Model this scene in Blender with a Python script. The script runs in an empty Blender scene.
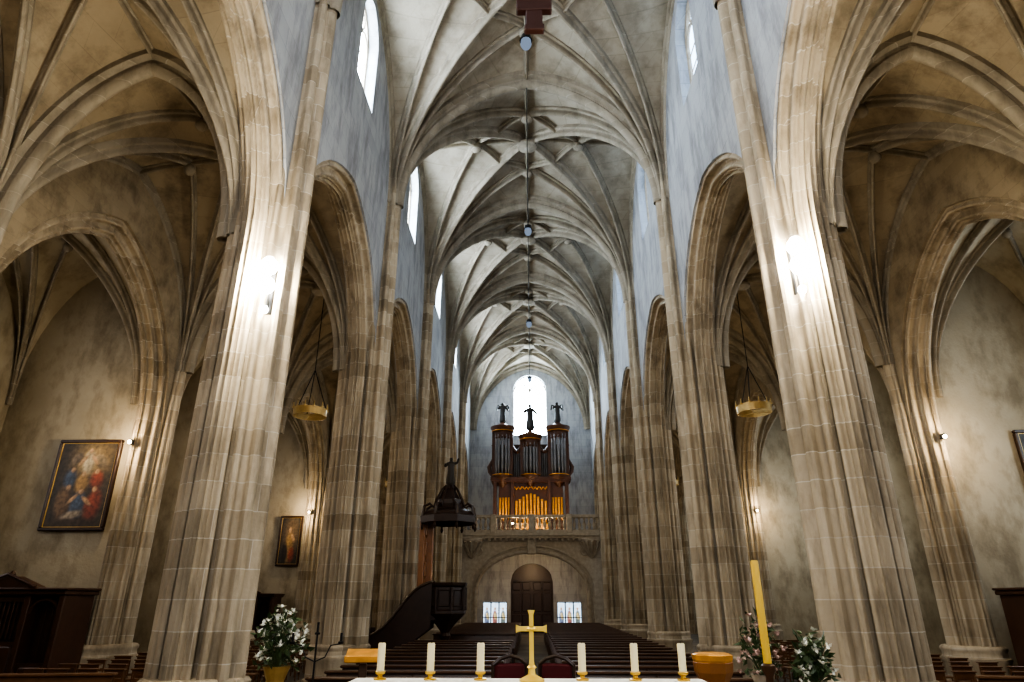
import bpy, math, random
from mathutils import Vector, Matrix
random.seed(7)
C=bpy.context.scene.collection
# ---------------------------------------------------------------- builder
class B:
    def __init__(s): s.v=[]; s.f=[]; s.m=[]; s.cur=0
    def add(s,vs,fs):
        o=len(s.v); s.v+= [tuple(p) for p in vs]
        for f in fs: s.f.append(tuple(o+i for i in f)); s.m.append(s.cur)
    def quad(s,a,b,c,d): s.add([a,b,c,d],[(0,1,2,3)])
    def box(s,x0,x1,y0,y1,z0,z1):
        v=[(x,y,z) for z in(z0,z1) for y in(y0,y1) for x in(x0,x1)]
        s.add(v,[(0,2,3,1),(4,5,7,6),(0,1,5,4),(2,6,7,3),(0,4,6,2),(1,3,7,5)])
    def bbox(s,x0,x1,y0,y1,z0,z1,b=.02):
        v=[];
        rings=[(z0,b),(z0+b,0),(z1-b,0),(z1,b)]
        for z,i in rings:
            for (x,y) in [(x0+b+i,y0+i),(x1-b-i,y0+i),(x1-i,y0+b+i),(x1-i,y1-b-i),(x1-b-i,y1-i),(x0+b+i,y1-i),(x0+i,y1-b-i),(x0+i,y0+b+i)]: v.append((x,y,z))
        f=[]
        for r in range(3):
            for i in range(8): j=(i+1)%8; f.append((r*8+i,r*8+j,r*8+8+j,r*8+8+i))
        f.append(tuple(range(7,-1,-1))); f.append(tuple(range(24,32)))
        s.add(v,f)
    def lathe(s,prof,cx,cy,cz=0,n=16,sx=1,sy=1,rot=0):
        v=[];k=len(prof)
        for r,z in prof:
            for i in range(n):
                a=2*math.pi*(i+rot)/n; v.append((cx+sx*r*math.cos(a),cy+sy*r*math.sin(a),cz+z))
        f=[(q*n+i,q*n+(i+1)%n,(q+1)*n+(i+1)%n,(q+1)*n+i) for q in range(k-1) for i in range(n)]
        f.append(tuple(range(n-1,-1,-1))); f.append(tuple((k-1)*n+i for i in range(n)))
        s.add(v,f)
    def tube(s,pts,rad,n=8):
        pts=[Vector(p) for p in pts]; 
        if not hasattr(rad,'__len__'): rad=[rad]*len(pts)
        v=[];ref=None
        for i,p in enumerate(pts):
            t=(pts[min(i+1,len(pts)-1)]-pts[max(i-1,0)]).normalized()
            if ref is None:
                ref=Vector((1,0,0)) if abs(t.x)<.8 else Vector((0,1,0))
            a=(ref-t*ref.dot(t)).normalized(); b=t.cross(a); ref=a
            for j in range(n):
                th=2*math.pi*j/n; v.append(p+(a*math.cos(th)+b*math.sin(th))*rad[i])
        k=len(pts)
        f=[(q*n+i,q*n+(i+1)%n,(q+1)*n+(i+1)%n,(q+1)*n+i) for q in range(k-1) for i in range(n)]
        f.append(tuple(range(n-1,-1,-1))); f.append(tuple((k-1)*n+i for i in range(n)))
        s.add(v,f)
    def ball(s,c,r,n=10,m=6,sc=(1,1,1)):
        prof=[(max(1e-4,math.sin(math.pi*i/m))*r*sc[0],-math.cos(math.pi*i/m)*r*sc[2]) for i in range(m+1)]
        s.lathe(prof,c[0],c[1],c[2],n)
    def obj(s,name,mats,smooth=None,parent=None,loc=None):
        me=bpy.data.meshes.new(name); me.from_pydata(s.v,[],s.f)
        if not isinstance(mats,(list,tuple)): mats=[mats]
        for m in mats: me.materials.append(m)
        me.polygons.foreach_set('material_index',s.m)
        me.update()
        if smooth:
            try: me.shade_smooth(); me.set_sharp_from_angle(angle=math.radians(smooth))
            except Exception as e: print(e)
        o=bpy.data.objects.new(name,me); C.objects.link(o)
        if parent: o.parent=parent
        if loc: o.location=loc
        return o
def empty(name,loc=(0,0,0)):
    o=bpy.data.objects.new(name,None); C.objects.link(o); o.location=loc; o.empty_display_size=.1; return o
# ---------------------------------------------------------------- materials
def newmat(name):
    m=bpy.data.materials.new(name); m.use_nodes=True
    nt=m.node_tree; return m,nt,nt.nodes['Principled BSDF']
def plain(name,col,rough=.5,metal=0,emit=None,es=0,noise=0,nscale=8,spec=None):
    m,nt,b=newmat(name)
    b.inputs['Base Color'].default_value=(*col,1); b.inputs['Roughness'].default_value=rough; b.inputs['Metallic'].default_value=metal
    if emit: b.inputs['Emission Color'].default_value=(*emit,1); b.inputs['Emission Strength'].default_value=es
    if noise:
        n=nt.nodes.new('ShaderNodeTexNoise'); n.inputs['Scale'].default_value=nscale; n.inputs['Detail'].default_value=5
        tc=nt.nodes.new('ShaderNodeTexCoord'); nt.links.new(tc.outputs['Object'],n.inputs['Vector'])
        mx=nt.nodes.new('ShaderNodeMixRGB'); mx.inputs[1].default_value=(*[c*(1-noise) for c in col],1); mx.inputs[2].default_value=(*[min(1,c*(1+noise)) for c in col],1)
        nt.links.new(n.outputs['Fac'],mx.inputs[0]); nt.links.new(mx.outputs[0],b.inputs['Base Color'])
    return m
def stone(name,c1,c2,mortar,bw=.9,rh=.42,msize=.012,stain=.5,blockvar=.35,bump=.3,stainc=(.16,.12,.08),zs=.3,sp0=.46,sp1=.66,nsc=2.1):
    m,nt,b=newmat(name); N=nt.nodes; L=nt.links
    tc=N.new('ShaderNodeTexCoord'); sp=N.new('ShaderNodeSeparateXYZ'); L.new(tc.outputs['Object'],sp.inputs[0])
    ad=N.new('ShaderNodeMath'); ad.operation='ADD'; L.new(sp.outputs[0],ad.inputs[0]); L.new(sp.outputs[1],ad.inputs[1])
    cb=N.new('ShaderNodeCombineXYZ'); L.new(ad.outputs[0],cb.inputs[0]); L.new(sp.outputs[2],cb.inputs[1])
    br=N.new('ShaderNodeTexBrick'); L.new(cb.outputs[0],br.inputs['Vector'])
    br.inputs['Scale'].default_value=1; br.inputs['Brick Width'].default_value=bw; br.inputs['Row Height'].default_value=rh
    br.inputs['Mortar Size'].default_value=msize; br.inputs['Mortar Smooth'].default_value=.4
    br.inputs['Color1'].default_value=(*c1,1); br.inputs['Color2'].default_value=(*[a+(c-a)*blockvar for a,c in zip(c1,c2)],1); br.inputs['Mortar'].default_value=(*mortar,1)
    n1=N.new('ShaderNodeTexNoise'); n1.inputs['Scale'].default_value=.55; n1.inputs['Detail'].default_value=8; n1.inputs['Roughness'].default_value=.65; L.new(tc.outputs['Object'],n1.inputs['Vector'])
    r1=N.new('ShaderNodeValToRGB'); r1.color_ramp.elements[0].position=.38; r1.color_ramp.elements[1].position=.62; L.new(n1.outputs['Fac'],r1.inputs[0])
    m1=N.new('ShaderNodeMixRGB'); L.new(r1.outputs[0],m1.inputs[0]); L.new(br.outputs['Color'],m1.inputs[1])
    mm=N.new('ShaderNodeMixRGB'); mm.blend_type='MIX'; mm.inputs[0].default_value=.6; L.new(br.outputs['Color'],mm.inputs[1]); mm.inputs[2].default_value=(*c2,1); L.new(mm.outputs[0],m1.inputs[2])
    n2=N.new('ShaderNodeTexNoise'); n2.inputs['Scale'].default_value=nsc; n2.inputs['Detail'].default_value=9; n2.inputs['Roughness'].default_value=.65
    mp=N.new('ShaderNodeMapping'); mp.inputs['Scale'].default_value=(1.2,1.2,zs); L.new(tc.outputs['Object'],mp.inputs[0]); L.new(mp.outputs[0],n2.inputs['Vector'])
    r2=N.new('ShaderNodeValToRGB'); r2.color_ramp.elements[0].position=sp0; r2.color_ramp.elements[1].position=sp1
    r2.color_ramp.elements[1].color=(stain,stain,stain,1); L.new(n2.outputs['Fac'],r2.inputs[0])
    m2=N.new('ShaderNodeMixRGB'); L.new(r2.outputs[0],m2.inputs[0]); L.new(m1.outputs[0],m2.inputs[1]); m2.inputs[2].default_value=(*stainc,1)
    L.new(m2.outputs[0],b.inputs['Base Color']); b.inputs['Roughness'].default_value=.85
    n3=N.new('ShaderNodeTexNoise'); n3.inputs['Scale'].default_value=14; n3.inputs['Detail'].default_value=6; L.new(tc.outputs['Object'],n3.inputs['Vector'])
    bp=N.new('ShaderNodeBump'); bp.inputs['Strength'].default_value=bump; bp.inputs['Distance'].default_value=.03; L.new(n3.outputs['Fac'],bp.inputs['Height']); L.new(bp.outputs[0],b.inputs['Normal'])
    return m
M_pier=stone('pier_stone',(.255,.205,.138),(.45,.38,.28),(.50,.45,.37),bw=1.7,rh=.43,msize=.010,stain=.62,blockvar=1,stainc=(.12,.092,.058))
M_rib=stone('rib_stone',(.235,.20,.15),(.34,.30,.235),(.40,.365,.30),bw=9,rh=.4,msize=.008,stain=.5,blockvar=.9,stainc=(.10,.083,.057))
M_wall=stone('wall_plaster',(.30,.31,.325),(.42,.43,.44),(.22,.23,.24),bw=1.3,rh=.5,msize=.010,stain=.65,blockvar=.5,stainc=(.14,.14,.15))
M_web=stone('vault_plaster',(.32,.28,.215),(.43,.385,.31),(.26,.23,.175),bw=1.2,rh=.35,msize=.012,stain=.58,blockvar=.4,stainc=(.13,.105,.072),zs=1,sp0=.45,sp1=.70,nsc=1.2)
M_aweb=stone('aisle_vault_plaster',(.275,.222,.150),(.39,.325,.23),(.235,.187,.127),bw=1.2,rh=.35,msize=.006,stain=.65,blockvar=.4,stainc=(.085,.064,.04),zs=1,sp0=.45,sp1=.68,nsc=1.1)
M_chap=stone('chapel_plaster',(.34,.29,.205),(.45,.395,.295),(.32,.27,.19),bw=4,rh=1.3,msize=.002,stain=.6,blockvar=.15,stainc=(.14,.11,.068),zs=.6,nsc=1.3)
M_floor=stone('floor_flagstone',(.13,.11,.085),(.19,.165,.13),(.07,.06,.05),bw=.8,rh=.8,stain=.4)
M_wood=plain('dark_walnut',(.032,.015,.008),.4,noise=.5,nscale=5)
M_owood=plain('organ_walnut',(.070,.026,.011),.4,noise=.5,nscale=5)
M_wood2=plain('pew_oak',(.06,.027,.012),.38,noise=.5,nscale=6)
M_orange=plain('warm_lit_oak',(.24,.10,.03),.4,noise=.4,nscale=5)  # oak with the warm light falling on it mixed into the colour
M_chair=plain('chair_beech',(.13,.062,.027),.4,noise=.4,nscale=5)
M_brass=plain('brass',(.70,.46,.10),.35,1)
M_brass2=plain('aged_brass',(.50,.34,.12),.42,.7,noise=.3)
M_gold=plain('gilt_wood',(.58,.28,.05),.45,.4,noise=.6,nscale=6)
M_tin=plain('organ_pipe_tin',(.23,.22,.22),.35,.8,noise=.4,nscale=2)
M_black=plain('dark_iron',(.012,.012,.013),.5,.5)
M_cloth=plain('altar_linen',(.80,.79,.74),.8)
M_wax=plain('candle_wax',(.80,.70,.42),.5)
M_wax2=plain('paschal_wax',(.70,.45,.05),.5)
M_red=plain('crimson_velvet',(.075,.005,.008),.85)
M_leaf=plain('foliage',(.05,.08,.028),.5,noise=.5)
M_flower=plain('white_petals',(.8,.8,.72),.6)
M_pink=plain('pink_petals',(.60,.42,.38),.6)
M_stonew=plain('carved_pale_stone',(.36,.31,.24),.8,noise=.45,nscale=5)
M_statue=plain('bronze_statue',(.035,.03,.026),.5,.3)
def emis(name,col,st):
    m=bpy.data.materials.new(name); m.use_nodes=True; nt=m.node_tree; nt.nodes.clear()
    e=nt.nodes.new('ShaderNodeEmission'); e.inputs[0].default_value=(*col,1); e.inputs[1].default_value=st
    o=nt.nodes.new('ShaderNodeOutputMaterial'); nt.links.new(e.outputs[0],o.inputs[0]); return m
M_glassL=emis('window_glass_sunny',(.74,.87,1),46)
M_glassR=emis('window_glass_sky',(.55,.74,1),5)
M_glassO=emis('choir_window_glass',(.90,.93,1),9)
M_glassE=emis('west_window_glass',(.70,.86,1),65)
M_glassC=emis('chapel_window_glass',(.95,.95,1),5)
M_glassCR=emis('chapel_window_glass_bright',(.74,.87,1),13)
M_bulb=emis('bulb_glass',(1,.95,.82),200)
M_bulb2=emis('small_bulb',(1,.85,.6),22)
# ---------------------------------------------------------------- helpers
def parch(a,r,zs,uc=0):
    R=(a*a+r*r)/(2*a)
    def f(u):
        d=min(abs(u-uc),a); return zs+math.sqrt(max(0,R*R-(d+R-a)**2))
    return f
def wall(b,u0,u1,zb,zt,ops,mp,t):
    us={u0,u1}
    for o in ops:
        n=o.get('n',28)
        for i in range(n+1): us.add(round(o['u0']+(o['u1']-o['u0'])*i/n,5))
    us=sorted(us)
    for ua,ub in zip(us,us[1:]):
        um=(ua+ub)/2
        act=sorted([o for o in ops if o['u0']<um<o['u1']],key=lambda o:o['bot'](um))
        lo=lambda u:zb
        segs=[]
        for o in act:
            segs.append((lo,o['bot'])); lo=o['top']
        segs.append((lo,lambda u:zt))
        for l,h in segs:
            if h(um)-l(um)<1e-4: continue
            A,Bq,Cq,D=(ua,l(ua)),(ub,l(ub)),(ub,h(ub)),(ua,h(ua))
            b.quad(*[mp(u,z,0) for u,z in(A,Bq,Cq,D)]); b.quad(*[mp(u,z,t) for u,z in(D,Cq,Bq,A)])
            b.quad(mp(*A,0),mp(*A,t),mp(*Bq,t),mp(*Bq,0)); b.quad(mp(*D,0),mp(*Cq,0),mp(*Cq,t),mp(*D,t))
    for o in ops:
        for u in(o['u0'],o['u1']):
            a,c=o['bot'](u),o['top'](u)
            b.quad(mp(u,a,0),mp(u,c,0),mp(u,c,t),mp(u,a,t))
def rollprof(poly,counts,k=.42,m=5):
    out=[]
    for (p,q),ws in zip(zip(poly,poly[1:]),counts):
        p=Vector(p);q=Vector(q);d=q-p;L=d.length;d/=L;n=Vector((d.y,-d.x)); tot=sum(abs(w) for w in ws);s=0
        for w in ws:
            sg=1 if w>0 else -.7; w=abs(w)/tot*L
            for i in range(m):
                a=math.pi*i/m
                rr=w/2
                out.append(p+d*(s+rr-rr*math.cos(a))+n*(sg*k*w*math.sin(a)))
            s+=w
        out.append(q)
    return [(v.x,v.y) for v in out]
def archmould(b,uc,a,r,zs,prof,mp,zb=0,n=14):
    R=(a*a+r*r)/(2*a); c=R-a
    cols=[]
    for o,w in prof:
        RR=R+o; pm=math.acos(c/RR)
        pts=[(-(a+o),zb)]+[(-(a+o),zb+(zs-zb)*i/3) for i in(1,2)]
        for i in range(n+1):
            ph=pm*i/n; pts.append((c-RR*math.cos(ph),zs+RR*math.sin(ph)))
        pts=pts+[(-x,z) for x,z in pts[-2::-1]]
        cols.append([mp(uc+x,z,w) for x,z in pts])
    k=len(cols[0]); v=[p for cl in cols for p in cl]
    b.add(v,[(j*k+i,j*k+i+1,(j+1)*k+i+1,(j+1)*k+i) for j in range(len(cols)-1) for i in range(k-1)])
def vextr(b,prof,z0,z1,mp2,steps=1,scale=None):
    n=len(prof); v=[mp2(x,y,z0) for x,y in prof]+[mp2(x,y,z1) for x,y in prof]
    b.add(v,[(i,i+1,n+i+1,n+i) for i in range(n-1)])
def RIBP(w,h,top=.08): return [(-w/2,top),(-w/2,-.22*h),(-w*.38,-.30*h),(-w*.24,-.34*h),(-w*.2,-.5*h),(-w*.27,-.62*h),(-w*.24,-.82*h),(-w*.12,-.97*h),(0,-h),(w*.12,-.97*h),(w*.24,-.82*h),(w*.27,-.62*h),(w*.2,-.5*h),(w*.24,-.34*h),(w*.38,-.30*h),(w/2,-.22*h),(w/2,top)]
def rib(b,P,w,h,top=.08):
    P=[Vector(p) for p in P]
    pl=(P[-1]-P[0]); pl.z=0; side=Vector((-pl.y,pl.x,0)).normalized()
    prof=RIBP(w,h,top); v=[]
    hi=max(range(len(P)),key=lambda i:P[i].z); 
    T=[(P[min(i+1,len(P)-1)]-P[max(i-1,0)]).normalized() for i in range(len(P))]
    dn0=T[hi].cross(side); sg=1 if dn0.z<0 else -1
    for p,t in zip(P,T):
        up=-(t.cross(side)*sg)
        for s_,d_ in prof: v.append(p+side*s_+up*d_)
    n=len(prof)
    b.add(v,[(i*n+j,i*n+j+1,(i+1)*n+j+1,(i+1)*n+j) for i in range(len(P)-1) for j in range(n-1)])
def vault(bw,br,cx,cy,a,bb,zs,rise,dome,rho=1.2,N=24,rw=.26,rh=.3,tier=.46,trans=(True,True),liernes=True,tw=.6,th=.5,formeret=True,form_sides=(-1,1)):
    R=(1+rho*rho)/2
    F=lambda u: rise/rho*math.sqrt(max(0,R*R-(min(1,u)+R-1)**2))
    Z=lambda u,v: zs+F(min(abs(u),abs(v)))+dome*(1-u*u)*(1-v*v)
    P=lambda u,v:(cx+a*u,cy+bb*v,Z(u,v))
    g=[math.sin(math.pi/2*(-1+2*i/N)) for i in range(N+1)]
    vs=[P(u,v) for v in g for u in g]; fs=[]
    for j in range(N):
        for i in range(N):
            q=(j*(N+1)+i,j*(N+1)+i+1,(j+1)*(N+1)+i+1,(j+1)*(N+1)+i)
            if (i<N/2)==(j<N/2): fs+=[(q[0],q[1],q[2]),(q[0],q[2],q[3])]
            else: fs+=[(q[0],q[1],q[3]),(q[1],q[2],q[3])]
    bw.add(vs,fs)
    def line(p,q,w,h,n=14,top=.08):
        pts=[]
        for i in range(n+1):
            t=1-math.cos(math.pi/2*i/n)
            pts.append(P(p[0]+(q[0]-p[0])*t,p[1]+(q[1]-p[1])*t))
        rib(br,pts,w,h,top)
    for su in(-1,1):
        for sv in(-1,1):
            line((su,sv),(0,0),rw,rh)
            if tier:
                line((su,sv),(0,sv*tier),rw*.85,rh*.9); line((su,sv),(su*tier,0),rw*.85,rh*.9)
                if liernes:
                    line((0,sv*tier),(su*tier*.55,sv*tier*.55),rw*.7,rh*.7,5); line((su*tier,0),(su*tier*.55,sv*tier*.55),rw*.7,rh*.7,5)
            if trans[0 if sv<0 else 1]: line((su,sv),(0,sv),tw,th,18,top=.35)
        if su in form_sides and formeret:
            line((su,-1),(su,0),rw,rh*.8); line((su,1),(su,0),rw,rh*.8)
        line((0,0),(su,0),rw*.7,rh*.7,6); line((0,0),(0,su),rw*.7,rh*.7,6)
    def boss(u,v,r):
        p=P(u,v); br.lathe([(r*.7,.0),(r,-.12),(r*.95,-.2),(r*.6,-.26),(r*.2,-.3)],p[0],p[1],p[2]-rh*.75,12)
    boss(0,0,rw*1.5)
    if tier:
        for s in(-1,1): boss(0,s*tier,rw*.8); boss(s*tier,0,rw*.8)
# ---------------------------------------------------------------- dimensions
BAY=7.6; PY=[-4.8+BAY*i for i in range(8)]
YE=48.4; YB=-4.8
XN=4.62; TW=.86; XA=XN+TW; XC=10.6; TC=.8; XO=15.2
ZS=14.3; RISE=5.45
def side_map(s,x0): return lambda u,z,w:(s*(x0+w),u,z)
arc_a,arc_r,arc_zs,arc_o=3.24,3.8,8.3,.45
chp_a,chp_r,chp_zs=3.0,4.0,6.9
pr_arc=rollprof([(arc_o,0.0),(0,TW*.44),(0,TW*.56),(arc_o,TW)],[[.13,-.12,.26,-.14,.10,.16],[1],[.16,.10,-.14,.26,-.12,.13]],k=.6)
pr_chp=rollprof([(.5,0.0),(0,.36),(0,.44),(.5,.8)],[[.2,-.12,.3,-.12,.2],[1],[.2,-.12,.3,-.12,.2]],k=.6)
shaft=rollprof([(-.36,.14),(-.2,-.26),(.2,-.26),(.36,.14)],[[.14,-.14,.2],[-.14,.5,-.14],[.2,-.14,.14]],k=.58)
shaftA=rollprof([(-.30,.12),(-.13,-.10),(.13,-.10),(.30,.12)],[[.2,-.1,.2],[1],[.2,-.1,.2]],k=.5)
for s,nm in((-1,'left'),(1,'right')):
    b=B(); ops=[]
    for i in range(7):
        yc=(PY[i]+PY[i+1])/2
        R=(arc_a**2+arc_r**2)/(2*arc_a); o=arc_o; c=R-arc_a; RR=R+o
        top=(lambda yc,RR,c:(lambda u: arc_zs+math.sqrt(max(0,RR*RR-(abs(u-yc)+c)**2))))(yc,RR,c)
        ops.append(dict(u0=yc-arc_a-o,u1=yc+arc_a+o,bot=lambda u:0,top=top,n=36))
        ops.append(dict(u0=yc-.85,u1=yc+.85,bot=lambda u:15.6,top=parch(.85,1.15,17.9,yc),n=12))
    wall(b,YB,YE,0,21.3,ops,side_map(s,XN),TW)
    b.obj('wall_nave_'+nm,M_wall)
    b=B()
    for i in range(7):
        archmould(b,(PY[i]+PY[i+1])/2,arc_a,arc_r,arc_zs,pr_arc,side_map(s,XN))
    b.obj('trim_arcade_'+nm,M_pier,smooth=40)
    b=B(); bm=B(); ops=[]
    for i in range(7):
        yc=(PY[i]+PY[i+1])/2; R=(chp_a**2+chp_r**2)/(2*chp_a); o=.5;c=R-chp_a; RR=R+o
        top=(lambda yc,RR,c:(lambda u: chp_zs+math.sqrt(max(0,RR*RR-(abs(u-yc)+c)**2))))(yc,RR,c)
        ops.append(dict(u0=yc-chp_a-o,u1=yc+chp_a+o,bot=lambda u:0,top=top,n=36))
        archmould(bm,yc,chp_a,chp_r,chp_zs,pr_chp,side_map(s,XC))
    wall(b,YB,YE,0,13.8,ops,side_map(s,XC),TC); b.obj('wall_chapels_'+nm,M_aweb)
    bm.obj('trim_chapel_arches_'+nm,M_pier,smooth=40)
    b=B(); ops=[]
    for i in range(7):
        yc=(PY[i]+PY[i+1])/2
        ops.append(dict(u0=yc-1,u1=yc+1,bot=lambda u:4.2,top=parch(1,1.4,8.0,yc),n=12))
    wall(b,YB,YE,0,13.6,ops,side_map(s,XO),.8); b.obj('wall_outer_'+nm,M_chap)
    b=B()
    for y in PY[1:-1]: b.box(min(s*(XC+.75),s*XO),max(s*(XC+.75),s*XO),y-.4,y+.4,0,12.5)
    b.obj('wall_chapel_partitions_'+nm,M_chap)
    bw=B(); br=B()
    for i in range(7):
        yc=(PY[i]+PY[i+1])/2
        vault(bw,br,s*(XA+XC)/2,yc,(XC-XA)/2+.01,BAY/2,8.5,4.6,.35,rho=1.25,rw=.2,rh=.28,tw=.5,th=.45,N=20,liernes=False,trans=(False,True))
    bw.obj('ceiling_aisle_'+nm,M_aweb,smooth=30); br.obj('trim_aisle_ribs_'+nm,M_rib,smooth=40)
    bw=B(); br=B()
    for i in range(7):
        yc=(PY[i]+PY[i+1])/2
        vault(bw,br,s*(XC+TC+XO)/2,yc,(XO-XC-TC)/2+.01,BAY/2-.39,7.4,4.35,.2,rho=1.25,rw=.16,rh=.22,trans=(False,False),N=16,liernes=False,form_sides=())
    bw.obj('ceiling_chapels_'+nm,M_chap,smooth=30); br.obj('trim_chapel_ribs_'+nm,M_rib,smooth=40)
bw=B(); br=B()
for i in range(7):
    vault(bw,br,0,(PY[i]+PY[i+1])/2,XN+.01,BAY/2,ZS,RISE,.45,rho=1.15,rw=.28,rh=.40,tw=.62,th=.48,N=28,trans=(False,True))
bw.obj('ceiling_nave',M_web,smooth=30); br.obj('trim_nave_ribs',M_rib,smooth=40)
def ring(b,poly,steps,mp2):
    n=len(poly)
    v=[];
    for z,k in steps:
        for x,y in poly:
            l=math.hypot(x,y); v.append(mp2(x*(1+k/l),y*(1+k/l),z))
    f=[(q*n+i,q*n+(i+1)%n,(q+1)*n+(i+1)%n,(q+1)*n+i) for q in range(len(steps)-1) for i in range(n)]
    f.append(tuple((len(steps)-1)*n+i for i in range(n)))
    b.add(v,f)
basesteps=[(0,.12),(.3,.12),(.34,.06),(.72,.06),(.76,.09),(.82,.09),(.86,.03),(.96,.02),(1.0,.05),(1.05,.05),(1.1,0.0),(1.1,-.2)]
for s in(-1,1):
    for y in PY[1:-1]:
        b=B()
        xc=XN+TW/2
        vextr(b,shaft,0,ZS+.9,lambda u,w,z:(s*(XN+w),y+u,z))
        vextr(b,shaftA,0,8.9,lambda u,w,z:(s*(XA-w),y+u,z))
        P8=[(-.82,-.18),(-.54,-.34),(-.2,-.58),(.2,-.58),(.46,-.34),(.60,-.18),(.60,.18),(.46,.34),(.2,.58),(-.2,.58),(-.54,.34),(-.82,.18)]
        ring(b,P8,basesteps,lambda x,yy,z:(s*(xc+x),y+yy,z))
        b.obj('stone_pier',M_pier,smooth=40)
        b=B()
        vextr(b,shaftA,0,8.9,lambda u,w,z:(s*(XC+w),y+u,z))
        P8=[(-.26,-.22),(-.26,.22),(.1,.6),(.4,.83),(.5,.83),(.85,.5),(.85,-.5),(.5,-.83),(.4,-.83),(.1,-.6)]
        ring(b,P8,basesteps,lambda x,yy,z:(s*(XC+x),y+yy,z))
        b.obj('stone_chapel_pier',M_pier,smooth=40)
b=B(); b.box(-16,16,YB-.8,YE+.8,-.3,0); b.obj('floor',M_floor)
b=B()
for k,(z,y) in enumerate([(.55,9.2),(.37,9.6),(.185,10.0)]): b.box(-4.0,4.0,YB+.05,y,0.0,z)
b.obj('chancel_steps',M_floor)
b=B()
semi=lambda u:17.45+math.sqrt(max(0,1.3**2-u*u))
ops=[dict(u0=-1.3,u1=1.3,bot=lambda u:13.9,top=semi,n=24),
     dict(u0=-1.5,u1=1.5,bot=lambda u:0,top=lambda u:3.3+1.25*math.sqrt(max(0,1-(u/1.5)**2)),n=24),
     dict(u0=-3.45,u1=-1.75,bot=lambda u:.15,top=lambda u:2.0,n=1),dict(u0=1.75,u1=3.45,bot=lambda u:.15,top=lambda u:2.0,n=1)]
wall(b,-16,16,0,21.5,ops,lambda u,z,w:(u,YE+w,z),.9); b.obj('wall_west',M_wall)
b=B(); ops=[]
for xc in(-2.6,0,2.6): ops.append(dict(u0=xc-.9,u1=xc+.9,bot=lambda u:5.0,top=parch(.9,1.5,15,xc),n=12))
wall(b,-16,16,0,21.5,ops,lambda u,z,w:(u,YB-w,z),.8); b.obj('wall_east',M_wall)
wc=[0]
def window(uc,hw,zb,zs,r,mp,glass,mull=1,semi=False):
    wc[0]+=1
    n=16; pts=[(uc-hw,zb),(uc+hw,zb)]
    f=parch(hw,r,zs,uc)
    for i in range(n+1):
        u=uc+hw-2*hw*i/n; pts.append((u,f(u)))
    b=B(); b.cur=0; b.add([mp(u,z,.42) for u,z in pts],[tuple(range(len(pts)))])
    b.cur=1
    def bar(u0,z0,u1,z1,w=.06):
        b.tube([mp(u0,z0,.36),mp(u1,z1,.36)],w,6)
    for k in range(mull):
        u=uc-hw+2*hw*(k+1)/(mull+1); bar(u,zb,u,min(zs+.3,f(u)))
    wdt=2*hw/(mull+1)
    for k in range(mull+1):
        c0=uc-hw+wdt*(k+.5); ff=parch(wdt/2,wdt*.6,zs-.1,c0)
        us=[c0-wdt/2+wdt*i/8 for i in range(9)]
        b.tube([mp(u,ff(u),.36) for u in us],.05,6)
    rr=hw*.38; zc=zs+r*.55
    b.tube([mp(uc+rr*math.cos(t*math.pi/8),zc+rr*math.sin(t*math.pi/8),.36) for t in range(17)],.04,6)
    z=zb+.6
    while z<zs-.2: bar(uc-hw,z,uc+hw,z,.018); z+=.6
    us=[uc-hw+2*hw*i/16 for i in range(17)]
    b.tube([mp(uc-hw,zb,.36)]+[mp(u,f(u),.36) for u in us]+[mp(uc+hw,zb,.36)],.07,6)
    b.obj('window_%d'%wc[0],[glass,M_stonew])
for i in range(7):
    yc=(PY[i]+PY[i+1])/2
    window(yc,.85,15.6,17.9,1.15,side_map(-1,XN),M_glassL)
    window(yc,.85,15.6,17.9,1.15,side_map(1,XN),M_glassR)
    window(yc,1,4.2,8,1.4,side_map(-1,XO),M_glassC)
    window(yc,1,4.2,8,1.4,side_map(1,XO),M_glassCR)
window(0,1.3,13.9,17.45,1.3,lambda u,z,w:(u,YE+w,z),M_glassE,mull=1)
for xc in(-2.6,0,2.6): window(xc,.9,5,15,1.5,lambda u,z,w:(u,YB-w,z),M_glassO)
# colour-attribute painter for pictures and stained glass
def attrmat(name,em=0):
    m,nt,bs=newmat(name); a=nt.nodes.new('ShaderNodeVertexColor'); a.layer_name='Col'
    n=nt.nodes.new('ShaderNodeTexNoise'); n.inputs['Scale'].default_value=9; n.inputs['Detail'].default_value=6
    tc=nt.nodes.new('ShaderNodeTexCoord'); nt.links.new(tc.outputs['Object'],n.inputs['Vector'])
    mr=nt.nodes.new('ShaderNodeMapRange'); mr.inputs[1].default_value=.3; mr.inputs[2].default_value=.7; mr.inputs[3].default_value=.5; mr.inputs[4].default_value=1.3; nt.links.new(n.outputs['Fac'],mr.inputs[0])
    mx=nt.nodes.new('ShaderNodeVectorMath'); mx.operation='SCALE'; nt.links.new(a.outputs['Color'],mx.inputs[0]); nt.links.new(mr.outputs[0],mx.inputs['Scale'])
    if em:
        bs.inputs['Base Color'].default_value=(0,0,0,1); nt.links.new(mx.outputs[0],bs.inputs['Emission Color']); bs.inputs['Emission Strength'].default_value=em
    else: nt.links.new(mx.outputs[0],bs.inputs['Base Color'])
    bs.inputs['Roughness'].default_value=.5
    return m
def blobs(w,h,bg,items,soft=.25):
    def f(x,z):
        c=list(bg(x,z))
        for cx,cz,rx,rz,ro,col in items:
            dx,dz=x-cx,(z-cz); ca,sa=math.cos(ro),math.sin(ro); a=(dx*ca+dz*sa)/rx; b_=(-dx*sa+dz*ca)/rz
            d=math.sqrt(a*a+b_*b_); k=max(0,min(1,(1+soft-d)/(2*soft)))
            k*=.95; sh=.55+.45*max(-1,min(1,.5-a*.6+b_*.4))
            c=[c[i]*(1-k)+col[i]*sh*k for i in range(3)]
        return c
    return f
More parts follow.
